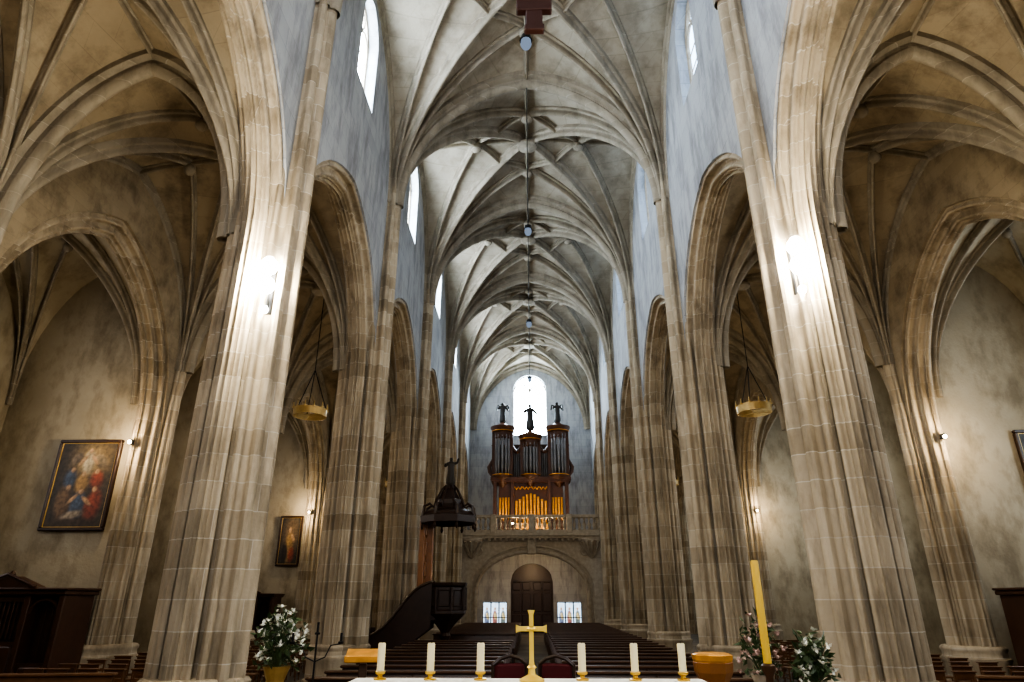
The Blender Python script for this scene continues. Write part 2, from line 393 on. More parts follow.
def gridpic(b,w,h,y,fn,nx=60,nz=80):
    cols=[];vs=[];o=len(b.v)
    for j in range(nz+1):
        for i in range(nx+1):
            x=-1+2*i/nx; z=-1+2*j/nz; vs.append((x*w/2,y,z*h/2)); cols.append(fn(x,z))
    fs=[(j*(nx+1)+i,j*(nx+1)+i+1,(j+1)*(nx+1)+i+1,(j+1)*(nx+1)+i) for j in range(nz) for i in range(nx)]
    b.add(vs,fs); return o,cols
def putcol(o,start,cols):
    ca=o.data.color_attributes.new('Col','FLOAT_COLOR','POINT')
    for i,c in enumerate(cols): ca.data[start+i].color=(c[0],c[1],c[2],1)
SK=(.50,.31,.17); RD=(.26,.06,.03); BL=(.07,.10,.15); WH=(.55,.47,.32); OC=(.36,.22,.08); DK=(.02,.014,.010); GN=(.06,.08,.04)
def bgA(x,z):
    g=max(0,1-math.hypot((x-.1)*.9,(z-.62)*1.2)/.95); return [.045+.42*g*g,.034+.29*g*g,.022+.12*g*g]
FIG1=[(-.35,.62,.22,.12,.5,(.2,.15,.10)),(.5,.55,.26,.14,-.4,(.22,.17,.11)),(.08,.52,.20,.26,0,WH),(.08,.80,.07,.06,0,SK),(-.12,.58,.18,.05,.7,SK),(.28,.58,.18,.05,-.7,SK),
 (-.45,.12,.20,.22,.3,BL),(-.40,.34,.07,.06,0,SK),(.5,.1,.22,.2,-.3,RD),(.45,.30,.07,.06,0,SK),(0,.0,.22,.22,.2,OC),(0,.24,.07,.06,0,SK),
 (-.5,-.45,.26,.36,.15,(.2,.12,.06)),(-.42,-.08,.08,.065,0,SK),(.02,-.52,.24,.32,-.1,BL),(.05,-.18,.08,.065,0,SK),(.55,-.5,.26,.34,-.2,RD),(.5,-.12,.08,.065,0,SK),(-.2,-.35,.2,.05,.6,SK),(.3,-.4,.2,.05,-.5,SK),(-.1,-.72,.35,.09,.15,(.35,.28,.2)),(0,-.9,.9,.1,0,(.06,.04,.025))]
def bgB(x,z): g=max(0,1-math.hypot(x,(z-.2))/1.1); return [.03+.16*g,.024+.10*g,.016+.05*g]
FIG2=[(0,-.2,.38,.62,0,RD),(.1,.5,.15,.12,0,SK),(-.28,.0,.3,.1,.5,SK),(.35,-.3,.25,.4,-.2,BL),(0,.8,.5,.1,0,(.2,.14,.07))]
FIG3=[(0,-.3,.4,.6,0,OC),(0,.45,.16,.12,0,SK),(-.4,-.5,.3,.4,.2,DK),(.35,.1,.25,.1,-.6,SK),(.3,-.6,.3,.3,0,RD)]
M_st=attrmat('stained_glass_figures',2.0)
for s in(-1,1):
    wc[0]+=1; b=B(); w_=1.7; it=[]
    for q,c in((-.66,(.10,.12,.2)),(0,(.25,.08,.05)),(.66,(.12,.14,.12))):
        it+=[(q,-.2,.20,.62,0,c),(q,.52,.09,.11,0,SK),(q+.05,.0,.12,.25,.3,(.5,.4,.2))]
    fn=blobs(1,1,lambda x,z:[.62,.78,.95],it,.12)
    st,cols=gridpic(b,w_,1.85,0,fn,48,40); b.cur=1
    for k in range(4): x=-w_/2+w_*k/3; b.box(x-.04,x+.04,-.12,-.02,-.925,.925)
    for z in(-.925,-.1,.87): b.box(-w_/2,w_/2,-.12,-.02,z,z+.05)
    o=b.obj('window_%d'%wc[0],[M_st,M_black],loc=(s*2.6,YE+.2,1.075)); putcol(o,st,cols)
b=B(); b.box(-1.5,1.5,YE+.35,YE+.45,0,4.6)
for s in(-1,1):
    for z0,z1 in((.2,1.2),(1.35,2.6),(2.75,3.3)):
        for k in(0,1):
            xa=s*(.1+.68*k); xb=s*(.1+.68*k+.6); b.bbox(min(xa,xb),max(xa,xb),YE+.28,YE+.36,z0,z1,.04)
b.box(-1.5,1.5,YE+.25,YE+.36,3.36,3.5); b.obj('door_1',plain('door_oak',(.04,.018,.008),.4,noise=.4))
# ------------------------------------------------------------ organ gallery
b=B(); YG=42; AW=3.45
def seg(u): return 2.6+2.35*math.sqrt(max(0,1-(u/AW)**2))
wall(b,-XN,XN,0,5.7,[dict(u0=-AW,u1=AW,bot=lambda u:0,top=seg,n=30)],lambda u,z,w:(u,YG+w,z),.8)
b.box(-XN,XN,YG+.8,YE-.02,5.4,5.7)
pts=[(-AW,YG-.02,0)]+[(-AW,YG-.02,2.6)]+[(-AW*math.cos(math.pi*i/20),YG-.02,2.6+2.35*math.sin(math.pi*i/20)) for i in range(1,20)]+[(AW,YG-.02,2.6),(AW,YG-.02,0)]
b.tube(pts,.13,8)
pts=[(x*1.09,y,z if z<=2.6 else 2.6+(z-2.6)*1.13) for x,y,z in pts]; b.tube(pts,.07,8)
b.box(-XN,XN,YG-.35,YG+.85,5.7,5.85); b.box(-XN,XN,YG-.5,YG+.85,5.85,6.0); b.box(-XN,XN,YG-.42,YG-.12,6.0,6.2)
b.box(-XN,XN,YG-.46,YG-.08,6.95,7.12)
x=-XN+.2
bal=[(.06,0),(.085,.03),(.085,.08),(.05,.12),(.10,.25),(.115,.33),(.055,.5),(.045,.6),(.085,.66),(.085,.75)]
while x<XN:
    b.lathe(bal,x,YG-.27,6.2,8); x+=.31
for x in(-XN+.1,-2.4,0,2.4,XN-.1): b.bbox(x-.17,x+.17,YG-.47,YG-.07,6.0,7.16,.02)
x=-XN+.25
while x<XN: b.bbox(x-.07,x+.07,YG-.33,YG,5.55,5.7,.01); x+=.35
for s in(-1,1):
    for k in range(5): b.box(min(s*(4.0),s*4.6),max(s*(4.0),s*4.6),YG-.1-.08*k,YG,4.6+.22*k,4.84+.22*k)
    b.lathe([(.02,-1.15),(.12,-1.0),(.14,-.9),(.25,-.75),(.42,-.55),(.46,-.45),(.6,-.25),(.72,-.1),(.72,.05)],s*3.75,YG-.05,5.65,14)
    for k in range(7):
        a=math.pi*(1+k/6); b.tube([(s*3.75+.08*math.cos(a),YG-.05+.08*math.sin(a),4.55),(s*3.75+.40*math.cos(a),YG-.05+.40*math.sin(a),5.0),(s*3.75+.7*math.cos(a),YG-.05+.7*math.sin(a),5.5)],[.03,.07,.09],6)
    b.tube([(s*3.3+.22*math.cos(t),YG-.03,4.95+.22*math.sin(t)) for t in [i*.45 for i in range(15)]],.05,6)
b.bbox(-.28,.28,YG-.25,YG,4.75,5.65,.05)
b.box(-XN,XN,YG+.5,YE-.02,5.7,6.0)
b.obj('organ_gallery',M_stonew,smooth=35)
# ------------------------------------------------------------ organ
root=empty('pipe_organ',(0,44.6,6.0))
b=B()
b.box(-2.3,2.3,-.2,1.3,0,.5); b.box(-2.2,2.2,-.1,1.3,.5,3.6)
for x in(-2.45,-1.25,1.25,2.45): b.bbox(x-.12,x+.12,-.35,.0,0,3.7,.02)
b.box(-2.65,2.65,-.4,1.3,3.6,3.72); b.box(-2.75,2.75,-.5,1.3,3.72,3.95)
b.box(-2.4,2.4,.5,1.3,3.95,6.4)
TWR=[(-1.95,.62,4.15,7.1),(0,.6,4.15,6.5),(1.95,.62,4.15,7.1)]
for x,r,z0,z1 in TWR:
    b.lathe([(.1,-.75),(.3,-.5),(r*.8,-.25),(r+.08,-.05),(r+.1,.15),(r,.2)],x,.0,4.0,16)
    b.lathe([(r*.95,-.35),(r,.0),(r+.14,.06),(r+.16,.2),(r+.24,.3),(r+.26,.42),(r+.1,.46),(r*.6,.6),(r*.25,.75)],x,.0,z1,16)
    for sg in(-1,1): b.box(x+sg*r-.12,x+sg*r+.12,-.2,.6,4.0,z1)
    for k in range(9):
        a=math.pi*(1+k/8); b.ball((x+r*.9*math.cos(a),r*.9*math.sin(a),z1-.38),.10,6,4)
for sg in(-1,1):
    pts=[(sg*(.62+ (1.3-.62)*i/6), .05, 6.15-.35*math.sin(math.pi*i/6)) for i in range(7)]
    b.tube(pts,.15,6)
    pts=[(sg*(2.65+.25*math.sin(i*.9)),.2,4.1+i*.32) for i in range(8)]; b.tube(pts,[.09+.07*math.sin(i) **2 for i in range(8)],6)
b.obj('organ_case',M_owood,smooth=35,parent=root)
b=B()
def pipe(x,y,z0,z1,r):
    b.lathe([(.01,z0),(r*.35,z0+.02),(r,z0+.45),(r,z0+.5),(r,z1)],x,y,0,10)
for x,r,z0,z1 in TWR:
    for k in range(7):
        a=math.pi*(1+k/6); px_=x+r*.80*math.cos(a); py=r*.80*math.sin(a)
        pipe(px_,py,4.18,z1-.12,.105)
for sg in(-1,1):
    for k in range(5): pipe(sg*(.72+.135*k),.15,4.0,5.9-.12*(2-abs(k-2))+ .1,.055)
b.obj('pipes',M_tin,smooth=40,parent=root)
b=B()
for k in range(9):
    x=-1.0+.25*k; b.lathe([(.01,.9),(.05,.95),(.085,1.2),(.085,2.6+.25*math.cos((k-4)*.7))],x,-.22,0,8)
for x in(-2.1,-1.9,-1.7,-1.5,1.5,1.7,1.9,2.1): b.lathe([(.02,1.1),(.07,1.3),(.07,2.6)],x,-.14,0,8)
b.bbox(-1.15,1.15,-.42,-.1,.5,.9,.03)
for x in(-.85,-.3,.3,.85): b.tube([(x-.25,-.3,3.3),(x-.12,-.33,3.12),(x,-.33,3.28),(x+.12,-.33,3.12),(x+.25,-.3,3.3)],.05,6)
for x,r,z0,z1 in TWR: 
    b.tube([(x+(r+.1)*math.cos(math.pi*(1+i/10)),(r+.1)*math.sin(math.pi*(1+i/10)),4.12) for i in range(11)],.03,6)
    b.tube([(x+(r+.17)*math.cos(math.pi*(1+i/10)),(r+.17)*math.sin(math.pi*(1+i/10)),z1+.1) for i in range(11)],.025,6)
b.obj('gilded_woodwork',M_gold,smooth=40,parent=root)
def skinfig(name,pts,edges,rad,mat,parent,loc,sc=1):
    me=bpy.data.meshes.new(name); me.from_pydata([tuple(c*sc for c in p) for p in pts],edges,[]); me.materials.append(mat)
    o=bpy.data.objects.new(name,me); C.objects.link(o); o.location=loc
    if parent: o.parent=parent
    sk=o.modifiers.new('s','SKIN'); 
    for i,r in enumerate(rad):
        me.skin_vertices[0].data[i].radius=(r[0]*sc,r[1]*sc) if hasattr(r,'__len__') else (r*sc,r*sc)
    me.skin_vertices[0].data[0].use_root=True
    ss=o.modifiers.new('sub','SUBSURF'); ss.levels=1; ss.render_levels=1
    return o
def statue(name,loc,sc,parent=None,wings=False,mat=M_statue,armup=True):
    pts=[(0,0,0),(0,0,.45),(0,0,.9),(0,0,1.2),(0,0,1.42),(0,0,1.52),(0,-.02,1.66),(0,0,1.78),
         (-.2,0,1.4),(-.36,-.08,1.2),(-.3,-.3,1.35),(.2,0,1.4),(.40,-.05,1.45 if armup else 1.15),(.48,-.2,1.7 if armup else 1.0)]
    ed=[(0,1),(1,2),(2,3),(3,4),(4,5),(5,6),(6,7),(4,8),(8,9),(9,10),(4,11),(11,12),(12,13)]
    rad=[(.34,.28),(.28,.22),(.21,.16),(.23,.16),(.17,.12),.07,.13,.08,.1,.08,.055,.1,.08,.055]
    if wings:
        n=len(pts); pts+=[(-.2,.15,1.45),(-.42,.25,1.65),(-.5,.3,1.15),(.2,.15,1.45),(.42,.25,1.65),(.5,.3,1.15)]
        ed+=[(4,n),(n,n+1),(n+1,n+2),(4,n+3),(n+3,n+4),(n+4,n+5)]; rad+=[(.07,.08),(.15,.06),(.12,.04)]*2
    return skinfig(name,pts,ed,rad,mat,parent,loc,sc)
for (x,r,z0,z1),sc,w in zip(TWR,(.88,1.15,.88),(True,False,True)): statue('statue',(x,0,z1+.7),sc,root,w,armup=False)
# ------------------------------------------------------------ pulpit
root=empty('pulpit',(-3.0,24.1,0))
b=B()
b.lathe([(.35,0),(.35,.12),(.16,.25),(.12,.8),(.2,1.0),(.14,1.1),(.35,1.35),(.62,1.6),(.72,1.7),(.72,1.8),(.66,1.84),(.66,2.55),(.74,2.6),(.76,2.7),(.6,2.7)],0,0,0,8,rot=.5)
for k in range(8):
    a=2*math.pi*(k)/8; cx,cy=.64*math.cos(a),.64*math.sin(a)
    tx,ty=-math.sin(a),math.cos(a)
    P=[(cx+tx*u,cy+ty*u,z) for u,z in((-.18,1.95),(.18,1.95),(.18,2.45),(-.18,2.45),(-.18,1.95))]; b.tube(P,.025,6)
    b.tube([(.7*math.cos(a+.39),.7*math.sin(a+.39),z) for z in(1.8,2.55)],.05,6)
b.lathe([(.3,4.95),(.85,4.85),(.98,4.7),(1.05,4.72),(1.08,4.95),(.95,5.02),(.9,5.12),(.6,5.25),(.5,5.4),(.52,5.55),(.4,5.6),(.22,5.9),(.25,5.98),(.16,6.1)],0,0,0,8,rot=.5)
for k in range(8):
    a=2*math.pi*(k+.5)/8; c,s_=math.cos(a),math.sin(a)
    b.tube([(r*c,r*s_,z) for r,z in((1.0,4.98),(.95,5.3),(.75,5.4),(.6,5.3),(.5,5.55),(.3,5.95),(.15,6.1))],[.05,.05,.05,.04,.05,.04,.03],6)
    b.lathe([(.02,-.25),(.06,-.15),(.03,-.05),(.05,0)],1.0*c,1.0*s_,4.72,8)
b.lathe([(.02,-.2),(.1,-.05),(.3,0)],0,0,4.9,8)
b.obj('carved_body',M_wood,parent=root)
statue('preacher_statue',(0,0,6.05),.62,root,False,armup=True)
b=B(); 
b.bbox(-1.05,-.85,-.1,.6,1.7,4.85,.03); b.bbox(-.9,-.6,.3,.55,1.7,4.85,.03)
for z in(2.9,3.6,4.3): b.bbox(-.86,-.8,.0,.55,z,z+.5,.02)
b.obj('dorsal_panel',M_orange,parent=root)
b=B(); n=9; LL=2.1
for k in range(n):
    x=-.55-LL*k/n; z=1.65*(1-k/n); b.box(x-LL/n,x,-.45,.3,0 if k>n-3 else z-.25,z)
for y in(-.5,.3):
    pts=[];m=12
    for k in range(m+1):
        t=k/m; x=-.45-(LL+.1)*t; zb=1.55*(1-t)-.3; zt=2.72-1.75*t+.18*math.sin(t*math.pi*2); pts.append((x,max(0,zb),zt))
    for (x0,a0,c0),(x1,a1,c1) in zip(pts,pts[1:]):
        v=[(x0,y-.03,a0),(x1,y-.03,a1),(x1,y-.03,c1),(x0,y-.03,c0),(x0,y+.03,a0),(x1,y+.03,a1),(x1,y+.03,c1),(x0,y+.03,c0)]
        b.add(v,[(0,1,2,3),(7,6,5,4),(3,2,6,7),(0,4,5,1)])
    b.tube([(p[0],y,p[2]) for p in pts],.06,8)
    b.bbox(-.55-LL,-.39-LL,y-.09,y+.09,0,1.25,.02)
b.box(-.6,-.3,-.45,.3,1.5,1.65)
b.obj('staircase',M_wood,parent=root)
# ------------------------------------------------------------ pews (linked)
def pewmesh(w=1.55):
    b=B()
    b.bbox(-w,w,-.2,.22,.42,.47,.01)
    v=[(-w,.2,.45),(w,.2,.45),(w,.32,.92),(-w,.32,.92),(-w,.23,.45),(w,.23,.45),(w,.35,.92),(-w,.35,.92)]
    b.add(v,[(0,1,2,3),(7,6,5,4),(3,2,6,7),(0,3,7,4),(1,5,6,2)])
    b.bbox(-w-.04,w+.04,.26,.42,.9,.95,.015)
    b.bbox(-w,w,.36,.60,.68,.71,.01)
    b.bbox(-w,w,.45,.62,.12,.17,.01)
    for x in(-w,0,w-.05): 
        b.bbox(x,x+.05,-.22,.3,0,.44,.01); b.bbox(x,x+.05,.2,.62,0,.12,.01); b.bbox(x,x+.05,.3,.4,.1,.92,.01); b.bbox(x,x+.05,.36,.5,.1,.7,.01)
    return b
def inst(bld,name,mat,locs,rotz=0,scale=1):
    me=None
    for l in locs:
        if me is None:
            o=bld.obj(name,mat); me=o.data
        else:
            o=bpy.data.objects.new(name,me); C.objects.link(o)
        o.location=l[:3]; o.rotation_euler=(0,0,l[3] if len(l)>3 else rotz); o.scale=(scale,)*3
locs=[]
y=11.6
while y<39.5:
    for s in(-1,1):
        if s<0 and 22.8<y<25.4: continue
        locs.append((s*2.2,y,0,0))
    y+=1.05
inst(pewmesh(),'wooden_pew',M_wood2,locs)
inst(pewmesh(1.25),'aisle_bench',M_chair,[(-8.6,12.0,0,.12),(8.8,12.0,0,-.1)])
b=B()
b.bbox(-.21,.21,-.2,.2,.43,.47,.012)
for x in(-.19,.16):
    b.bbox(x,x+.03,-.2,-.17,0,.44,.004); b.bbox(x,x+.03,.17,.2,0,.9,.004); b.bbox(x,x+.03,-.18,.18,.2,.23,.004)
for z in(.55,.68,.83): b.bbox(-.19,.19,.175,.195,z,z+.06,.004)
b.bbox(-.21,.21,.14,.24,.89,.915,.008)
locs=[]; R_=random.Random(2)
for s in(-1,1):
    for r in range(11):
        for k in range(6):
            locs.append((s*(6.95+.55*k)+R_.uniform(-.03,.03),13.4+r*1.0+R_.uniform(-.05,.05),0,R_.uniform(-.07,.07)))
inst(b,'rush_chair',M_chair,locs)
# ------------------------------------------------------------ altar & things (chancel floor z=.55)
ZC=.55
b=B(); b.bbox(-1.30,1.26,4.95,5.75,ZC,1.47,.03); b.cur=1
b.bbox(-1.46,1.38,4.85,5.92,1.5,1.55,.01)
for x0,x1,y0,y1 in((-1.46,1.38,5.90,5.92),(-1.46,1.38,4.85,4.87),(-1.46,-1.44,4.85,5.92),(1.36,1.38,4.85,5.92)): b.box(x0,x1,y0,y1,1.1,1.52)
b.obj('altar',[M_stonew,M_cloth])
def px(x,zc): return (x-532)/640*zc
for xx in(380,430,480,581,633,680):
    b=B(); b.cur=1
    b.lathe([(.05,0),(.052,.012),(.02,.02),(.018,.035),(.04,.045),(.042,.06),(.031,.065)],0,0,0,16)
    b.cur=0; b.lathe([(.031,.06),(.031,.262),(.026,.27),(.004,.266)],0,0,0,16); b.cur=2; b.tube([(0,0,.26),(.002,0,.285)],.002,5)
    b.obj('altar_candle',[M_wax,M_brass,M_black],smooth=40,loc=(px(xx,5.2),5.78,1.55))
b=B()
b.lathe([(.10,0),(.10,.015),(.07,.03),(.03,.05),(.025,.09),(.04,.1),(.02,.12)],0,0,0,16)
def arm(p,q,w0,w1):
    p=Vector(p);q=Vector(q);d=(q-p).normalized(); n=Vector((d.z,0,-d.x)); t=.016
    v=[]
    for pt,w in((p,w0),(p+(q-p)*.75,w0),(q,w1)):
        for sx,sy in((-1,-1),(1,-1),(1,1),(-1,1)): v.append(pt+n*w*sx+Vector((0,t*sy,0)))
    f=[(r*4+i,r*4+(i+1)%4,r*4+4+(i+1)%4,r*4+4+i) for r in(0,1) for i in range(4)]+[(3,2,1,0),(8,9,10,11)]
    b.add(v,f)
arm((0,0,.38),(0,0,.09),.018,.024);arm((0,0,.38),(0,0,.52),.018,.030);arm((0,0,.38),(-.125,0,.38),.018,.030);arm((0,0,.38),(.125,0,.38),.018,.030)
b.lathe([(.035,-.012),(.045,0),(.035,.012)],0,0,.38,12)
b.obj('altar_cross',plain('polished_gold',(.85,.6,.12),.4,.6),loc=(px(531,5.2),5.7,1.55))
b=B(); b.cur=1
b.lathe([(.22,0),(.22,.04),(.12,.08),(.04,.14),(.035,.5),(.06,.55),(.035,.6),(.035,.95),(.06,1.0),(.065,1.04),(.04,1.06)],0,0,0,14)
b.cur=0; b.lathe([(.036,1.06),(.036,1.93),(.03,1.95),(.005,1.94)],0,0,0,14)
b.obj('paschal_candle',[M_wax2,M_wood2],smooth=40,loc=(2.15,6.6,ZC))
b=B(); b.bbox(-.2,.2,-.18,.18,0,.06,.01); b.bbox(-.05,.05,-.05,.05,.05,.85,.01)
v=[(-.22,-.16,.89),(.22,-.16,.89),(.22,.2,.98),(-.22,.2,.98)]; v+=[(x,y,z+.025) for x,y,z in v]
b.cur=1
b.add(v,[(3,2,1,0),(4,5,6,7),(0,1,5,4),(1,2,6,5),(2,3,7,6),(3,0,4,7)])
b.bbox(-.22,.22,-.19,-.15,.87,.95,.01)
b.obj('lectern',[M_wood2,M_gold],loc=(-2.15,9.0,ZC)).rotation_euler=(0,0,.15)
b=B(); b.lathe([(.24,0),(.24,.08),(.14,.18),(.12,.6),(.16,.7),(.22,.82),(.23,.92),(.20,.95),(.18,.9)],0,0,0,8,rot=.5)
b.cur=1; b.lathe([(.19,.9),(.21,.905),(.23,.95),(.235,1.0),(.19,1.02)],0,0,0,8,rot=.5)
b.obj('baptismal_font',[M_orange,M_gold],loc=(2.1,8.4,ZC))
b=B(); b.cur=0
for x in(-.28,.24): b.bbox(x,x+.04,-.25,-.21,0,.66,.006); b.bbox(x,x+.04,.21,.25,0,1.15,.006); b.tube([(x+.02,-.27,.66),(x+.02,-.1,.7),(x+.02,.1,.66),(x+.02,.22,.72)],.025,6)
b.tube([(-.26,.23,1.12),(-.15,.23,1.2),(0,.23,1.24),(.15,.23,1.2),(.26,.23,1.12)],.03,6)
for y in(-.23,.23): b.bbox(-.26,.26,y-.02,y+.02,.34,.4,.005)
b.cur=1; b.bbox(-.25,.25,-.22,.2,.4,.5,.03); b.bbox(-.23,.23,.18,.27,.55,1.14,.03)
inst(b,'celebrant_armchair',[M_wood,M_red],[(-.33,8.5,ZC,math.pi+.35),(.34,8.5,ZC,math.pi-.35)],scale=.8)
def bouquet(name,loc,w,h,pot,fl,sth,nf=60,nl=240,potmat=M_brass,seed=1):
    R=random.Random(seed); b=B(); b.cur=2
    b.lathe([(.18*w,0),(.2*w,.03),(.14*w,.08),(.16*w,pot*.5),(.24*w,pot*.95),(.25*w,pot),(.2*w,pot-.01)],0,0,0,14)
    b.cur=3; r=.16; b.lathe([(r*1.2,-sth),(r*1.2,.05-sth),(r*.5,.1-sth),(r*.4,-sth*.5),(r*.5,-.1),(r*1.2,-.04),(r*1.2,0)],0,0,0,14)
    for i in range(nl):
        th=R.uniform(0,2*math.pi); el=R.uniform(.0,1)**.7*1.35-.15; rr=R.uniform(.35,1.05)
        d=Vector((math.cos(th)*math.cos(el)*w*.5,math.sin(th)*math.cos(el)*w*.5,math.sin(el)*h)); c=Vector((0,0,pot))+d*rr
        if i%5==0: b.cur=0; b.tube([(0,0,pot-.05),Vector((0,0,pot))+d*.5+Vector((0,0,.03)),c],.005,4)
        b.cur=0; l=R.uniform(.06,.17); a=Vector((R.uniform(-1,1),R.uniform(-1,1),R.uniform(-.4,1))).normalized(); n=a.cross(Vector((R.uniform(-1,1),R.uniform(-1,1),R.uniform(-1,1)))).normalized()*l*.25; up=a.cross(n).normalized()*.02
        b.add([c,c+a*l*.4+n+up,c+a*l,c+a*l*.4-n+up],[(0,1,2),(0,2,3)])
    for i in range(nf):
        th=R.uniform(0,2*math.pi); el=R.uniform(0,1)*1.4; rr=R.uniform(.6,1.1)
        c=Vector((math.cos(th)*math.cos(el)*w*.5*rr,math.sin(th)*math.cos(el)*w*.5*rr,pot+math.sin(el)*h*rr)); b.cur=1
        s=R.uniform(.018,.04)
        for k in range(5):
            a=Vector((R.uniform(-1,1),R.uniform(-1,1),R.uniform(-.3,1))).normalized(); n=a.cross(Vector((.3,.5,.8))).normalized()*s*.7
            b.add([c,c+a*s+n,c+a*s*1.9,c+a*s-n],[(0,1,2,3)])
        b.ball(c,s*.6,6,4)
    return b.obj(name,[M_leaf,fl,potmat,M_stonew],loc=loc)
bouquet('white_flower_bouquet',(-3.25,9.0,ZC+.5),.70,.70,.32,M_flower,.5,seed=3,nf=85,nl=240,potmat=M_brass2)
bouquet('dry_flower_bouquet',(2.82,8.9,ZC+.45),.58,.70,.3,M_pink,.45,seed=5,nf=40,nl=140,potmat=M_stonew)
bouquet('white_flower_bouquet',(3.38,8.7,ZC+.4),.50,.55,.3,M_flower,.4,seed=9,nf=34,nl=180,potmat=M_stonew)
b=B(); b.lathe([(.14,0),(.14,.02),(.02,.05),(.012,.5),(.012,1.2)],0,0,0,10)
for s in(-1,1): b.tube([(0,0,.9),(s*.12,0,.95),(s*.18,0,1.08),(s*.3,0,1.1)],.008,6); b.lathe([(.03,0),(.035,.02),(.015,.03),(.015,.12)],s*.3,0,1.1,8)
b.lathe([(.03,0),(.035,.02),(.015,.03),(.015,.14)],0,0,1.2,8)
b.obj('iron_candelabrum',M_black,loc=(-2.65,8.6,ZC))
# ------------------------------------------------------------ confessionals
M_conf=plain('confessional_oak',(.058,.025,.012),.4,noise=.4,nscale=4)
def confessional(loc,rot,w=2.8):
    b=B(); h=2.25; hw=w/2
    b.bbox(-hw,hw,-.6,.6,0,.12,.01); b.box(-hw+.05,hw-.05,-.1,.58,.12,h)
    for x in(-hw+.08,-.5,.5,hw-.08): b.bbox(x-.07,x+.07,-.58,-.1,.12,h,.015)
    b.bbox(-hw-.05,hw+.05,-.66,.6,h,h+.1,.02); b.bbox(-hw-.1,hw+.1,-.72,.6,h+.1,h+.16,.02)
    b.box(-.45,.45,-.52,-.46,.15,1.25)
    for x in(-.4,.04): b.bbox(x,x+.36,-.56,-.5,.25,1.15,.03)
    for k in range(8): x=-.38+.108*k; b.lathe([(.02,0),(.028,.2),(.018,.4),(.028,.6),(.02,.8)],x,-.5,1.3,6)
    b.box(-.45,.45,-.54,-.46,2.1,2.2)
    for s in(-1,1):
        xa,xb=sorted((s*.57,s*(hw-.15))); b.box(xa,xb,-.5,-.46,.15,.8); b.bbox(xa+.08,xb-.08,-.54,-.48,.25,.72,.03)
        f=[( (xa+xb)/2+(xb-xa)/2*math.cos(math.pi*i/10),-.5,1.85+.3*math.sin(math.pi*i/10)) for i in range(11)]; b.tube(f,.04,6)
        for k in range(4): x=xa+.1+(xb-xa-.2)*k/3; b.bbox(x-.03,x+.03,-.12,-.08,.9,2.1,.01)
    b.add([(-.65,-.7,h+.16),(.65,-.7,h+.16),(0,-.7,h+.42),(-.65,-.2,h+.16),(.65,-.2,h+.16),(0,-.2,h+.42)],[(0,1,2),(5,4,3),(0,2,5,3),(1,4,5,2)])
    b.tube([(-.72,-.72,h+.18),(0,-.72,h+.46),(.72,-.72,h+.18)],.04,6)
    b.lathe([(.05,0),(.08,.06),(.03,.14)],0,-.6,h+.4,8)
    o=b.obj('confessional',M_conf,loc=loc); o.rotation_euler=(0,0,rot)
confessional((-12.35,16.45,0),0)
confessional((12.55,16.4,0),0,2.6)
confessional((-13.2,32.0,0),0,2.6)
# ------------------------------------------------------------ paintings
M_canvas=attrmat('oil_on_canvas')
def painting(loc,w,h,bg,figs):
    b=B(); st,cols=gridpic(b,w,h,-.01,blobs(1,1,bg,figs,.3)); b.cur=1; t=.09
    b.box(-w/2,w/2,.0,.06,-h/2,h/2)
    b.bbox(-w/2-t,w/2+t,-.06,.07,h/2,h/2+t,.02); b.bbox(-w/2-t,w/2+t,-.06,.07,-h/2-t,-h/2,.02); b.bbox(-w/2-t,-w/2,-.06,.07,-h/2,h/2,.02); b.bbox(w/2,w/2+t,-.06,.07,-h/2,h/2,.02)
    b.cur=2
    for sx in(-1,1):
        b.bbox(min(sx*w/2,sx*(w/2-.02)),max(sx*w/2,sx*(w/2-.02)),-.03,0,-h/2,h/2,.004); b.bbox(-w/2,w/2,-.03,0,min(sx*h/2,sx*(h/2-.02)),max(sx*h/2,sx*(h/2-.02)),.004)
    o=b.obj('framed_painting',[M_canvas,M_wood,M_brass2],loc=loc); putcol(o,st,cols)
painting((-12.38,17.5,5.1),1.6,2.3,bgA,FIG1)
painting((14.05,17.5,5.2),1.6,2.3,bgB,FIG2)
painting((-11.95,32.7,4.85),.95,2.2,bgB,FIG3)
# ------------------------------------------------------------ lamps
def pl(loc,e,col=(1,.79,.52),r=.12,name='lamp_light',parent=None):
    l=bpy.data.lights.new(name,'POINT'); l.energy=e; l.color=col; l.shadow_soft_size=r
    o=bpy.data.objects.new(name,l); C.objects.link(o); o.location=loc
    if parent: o.parent=parent
    return o
def sconce(x,y,z,e):
    root=empty('pier_lamp',(x,y,z)); b=B(); b.cur=1
    b.bbox(-.05,.05,.12,.26,-.6,.3,.01); b.tube([(0,.2,-.1),(0,.05,-.1)],.02,6); b.tube([(0,.05,-.62),(0,.05,.25)],.018,6)
    b.cur=0
    for z_ in(.21,-.16): b.ball((0,-.09,z_),.15,14,10)
    b.cur=0; b.ball((0,-.03,-.60),.07,10,6); b.cur=1; b.lathe([(.09,0),(.03,.04)],0,-.09,.37,10)
    b.obj('bulbs',[M_bulb,M_black],smooth=60,parent=root)
    pl((0,-.34,0),e,col=(1,.90,.70),r=.1,parent=root)
sconce(-4.58,9.95,7.4,620); sconce(4.66,9.95,7.65,620)
def spot(x,y,z,e,name='wall_spotlight',f=1):
    root=empty(name,(x,y,z)); b=B(); b.lathe([(.03,-.06),(.07,-.04),(.08,.05),(.05,.08)],0,0,0,12); b.tube([(0,0,0),(0,.16*f,-.02)],.015,6)
    b.cur=1; b.ball((0,-.05*f,0),.055,10,6); b.obj('spot_head',[M_black,M_bulb2],parent=root); pl((0,-.2*f,0),e,r=.08,parent=root)
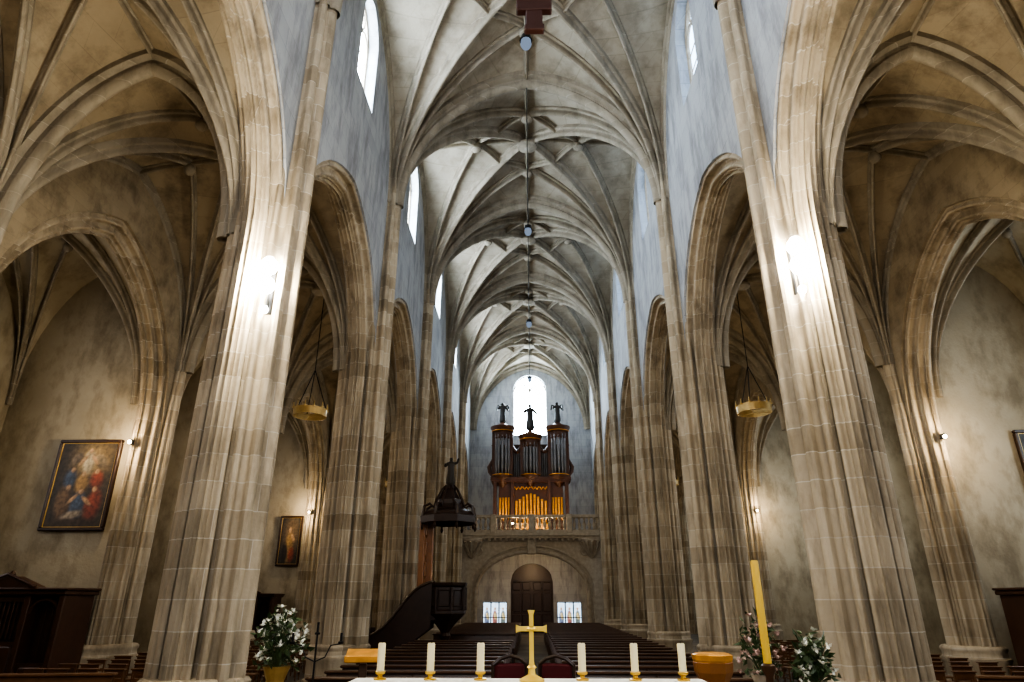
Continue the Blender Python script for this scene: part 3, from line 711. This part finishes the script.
for s in(-1,1):
    for k,y in enumerate(PY[1:-1]):
        if k>0: spot(s*(XC+.35),y-1.0,6.15,150)
        spot(s*(XA-.05),y+.85,7.0,110,f=-1)  # added lamp, hidden behind the arcade pier to brighten the aisle vault
for s in(-1,1): spot(s*(XA-.05),PY[1]-7.6+.85,7.0,130,f=-1)  # two more added lamps out of view, for the nearest aisle bay
def chandelier(x,y,z):
    b=B(); r=.56
    b.cur=0
    v=[];n=32
    for rr,zz in((r,-.14),(r+.02,-.14),(r+.02,.12),(r,.12)):
        for i in range(n): a=2*math.pi*i/n; v.append((rr*math.cos(a),rr*math.sin(a),zz))
    b.add(v,[(q*n+i,q*n+(i+1)%n,((q+1)%4)*n+(i+1)%n,((q+1)%4)*n+i) for q in range(4) for i in range(n)])
    for i in range(12):
        a=2*math.pi*i/12; b.lathe([(.04,.1),(.05,.14),(.02,.15),(.02,.3)],(r+.03)*math.cos(a),(r+.03)*math.sin(a),0,6)
    for i in range(3): b.tube([(0,0,-.12),((r)*math.cos(2.1*i),(r)*math.sin(2.1*i),-.12)],.015,5)
    b.cur=1
    for i in range(3): a=2*math.pi*i/3; b.tube([(r*math.cos(a),r*math.sin(a),.1),(0,0,1.6)],.016,5)
    b.tube([(0,0,1.55),(0,0,13.2-z)],.016,5)
    b.obj('ring_chandelier',[M_ring,M_black],smooth=40,loc=(x,y,z))
M_ring=plain('gilt_brass',(.50,.37,.17),.4,.5,noise=.3)
for y in(21.8,37.0):
    for s in(-1,1): chandelier(s*7.8,y,8.3)
M_lampblue=emis('pendant_lamp_glass',(.6,.75,1),.35)
for y in(10.4,18,25.6,33.2):
    b=B(); b.tube([(0,0,0),(0,0,5.95)],.016,5); b.cur=0; b.lathe([(.04,.05),(.11,.02),(.13,-.08),(.14,-.1)],0,0,0,12); b.cur=1
    b.lathe([(.11,-.1),(.12,-.22),(.08,-.3),(.02,-.33)],0,0,0,12); b.obj('pendant_lamp',[M_black,M_lampblue],smooth=40,loc=(0,y,13.45))
b=B(); 
b.bbox(-.17,.17,-.06,.06,0,3.2,.02); b.bbox(-.36,.36,-.09,.09,.5,.85,.02); b.bbox(-1.0,1.0,-.06,.06,2.1,2.4,.02)
b.bbox(-.2,.2,-.08,.08,-.03,.12,.02)
b.tube([(0,0,3.1),(0,0,6.4)],.02,6); 
b.obj('hanging_crucifix',plain('dark_red_wood',(.045,.013,.008),.5),loc=(.17,9.6,12.75))
for x in(-1.2,0,1.2): spot(x,YG+.6,6.7,100,'organ_spotlight')
pl((0,45.0,4.2),200,col=(1,.72,.42),name='porch_lamp')
# ------------------------------------------------------------ world
w=bpy.data.worlds.new('sky'); bpy.context.scene.world=w; w.use_nodes=True
bg=w.node_tree.nodes['Background']; bg.inputs[0].default_value=(.5,.65,.9,1); bg.inputs[1].default_value=.5
# ------------------------------------------------------------ camera
cam=bpy.data.cameras.new('camera'); cam.lens=22.5; cam.sensor_width=36; cam.clip_end=200
co=bpy.data.objects.new('camera',cam); C.objects.link(co); co.location=(0,0,2.15)
co.rotation_euler=(math.radians(90+22),0,math.radians(1.66)); bpy.context.scene.camera=co
vs=bpy.context.scene.view_settings
vs.view_transform='AgX'; vs.look='AgX - High Contrast'; vs.exposure=.0
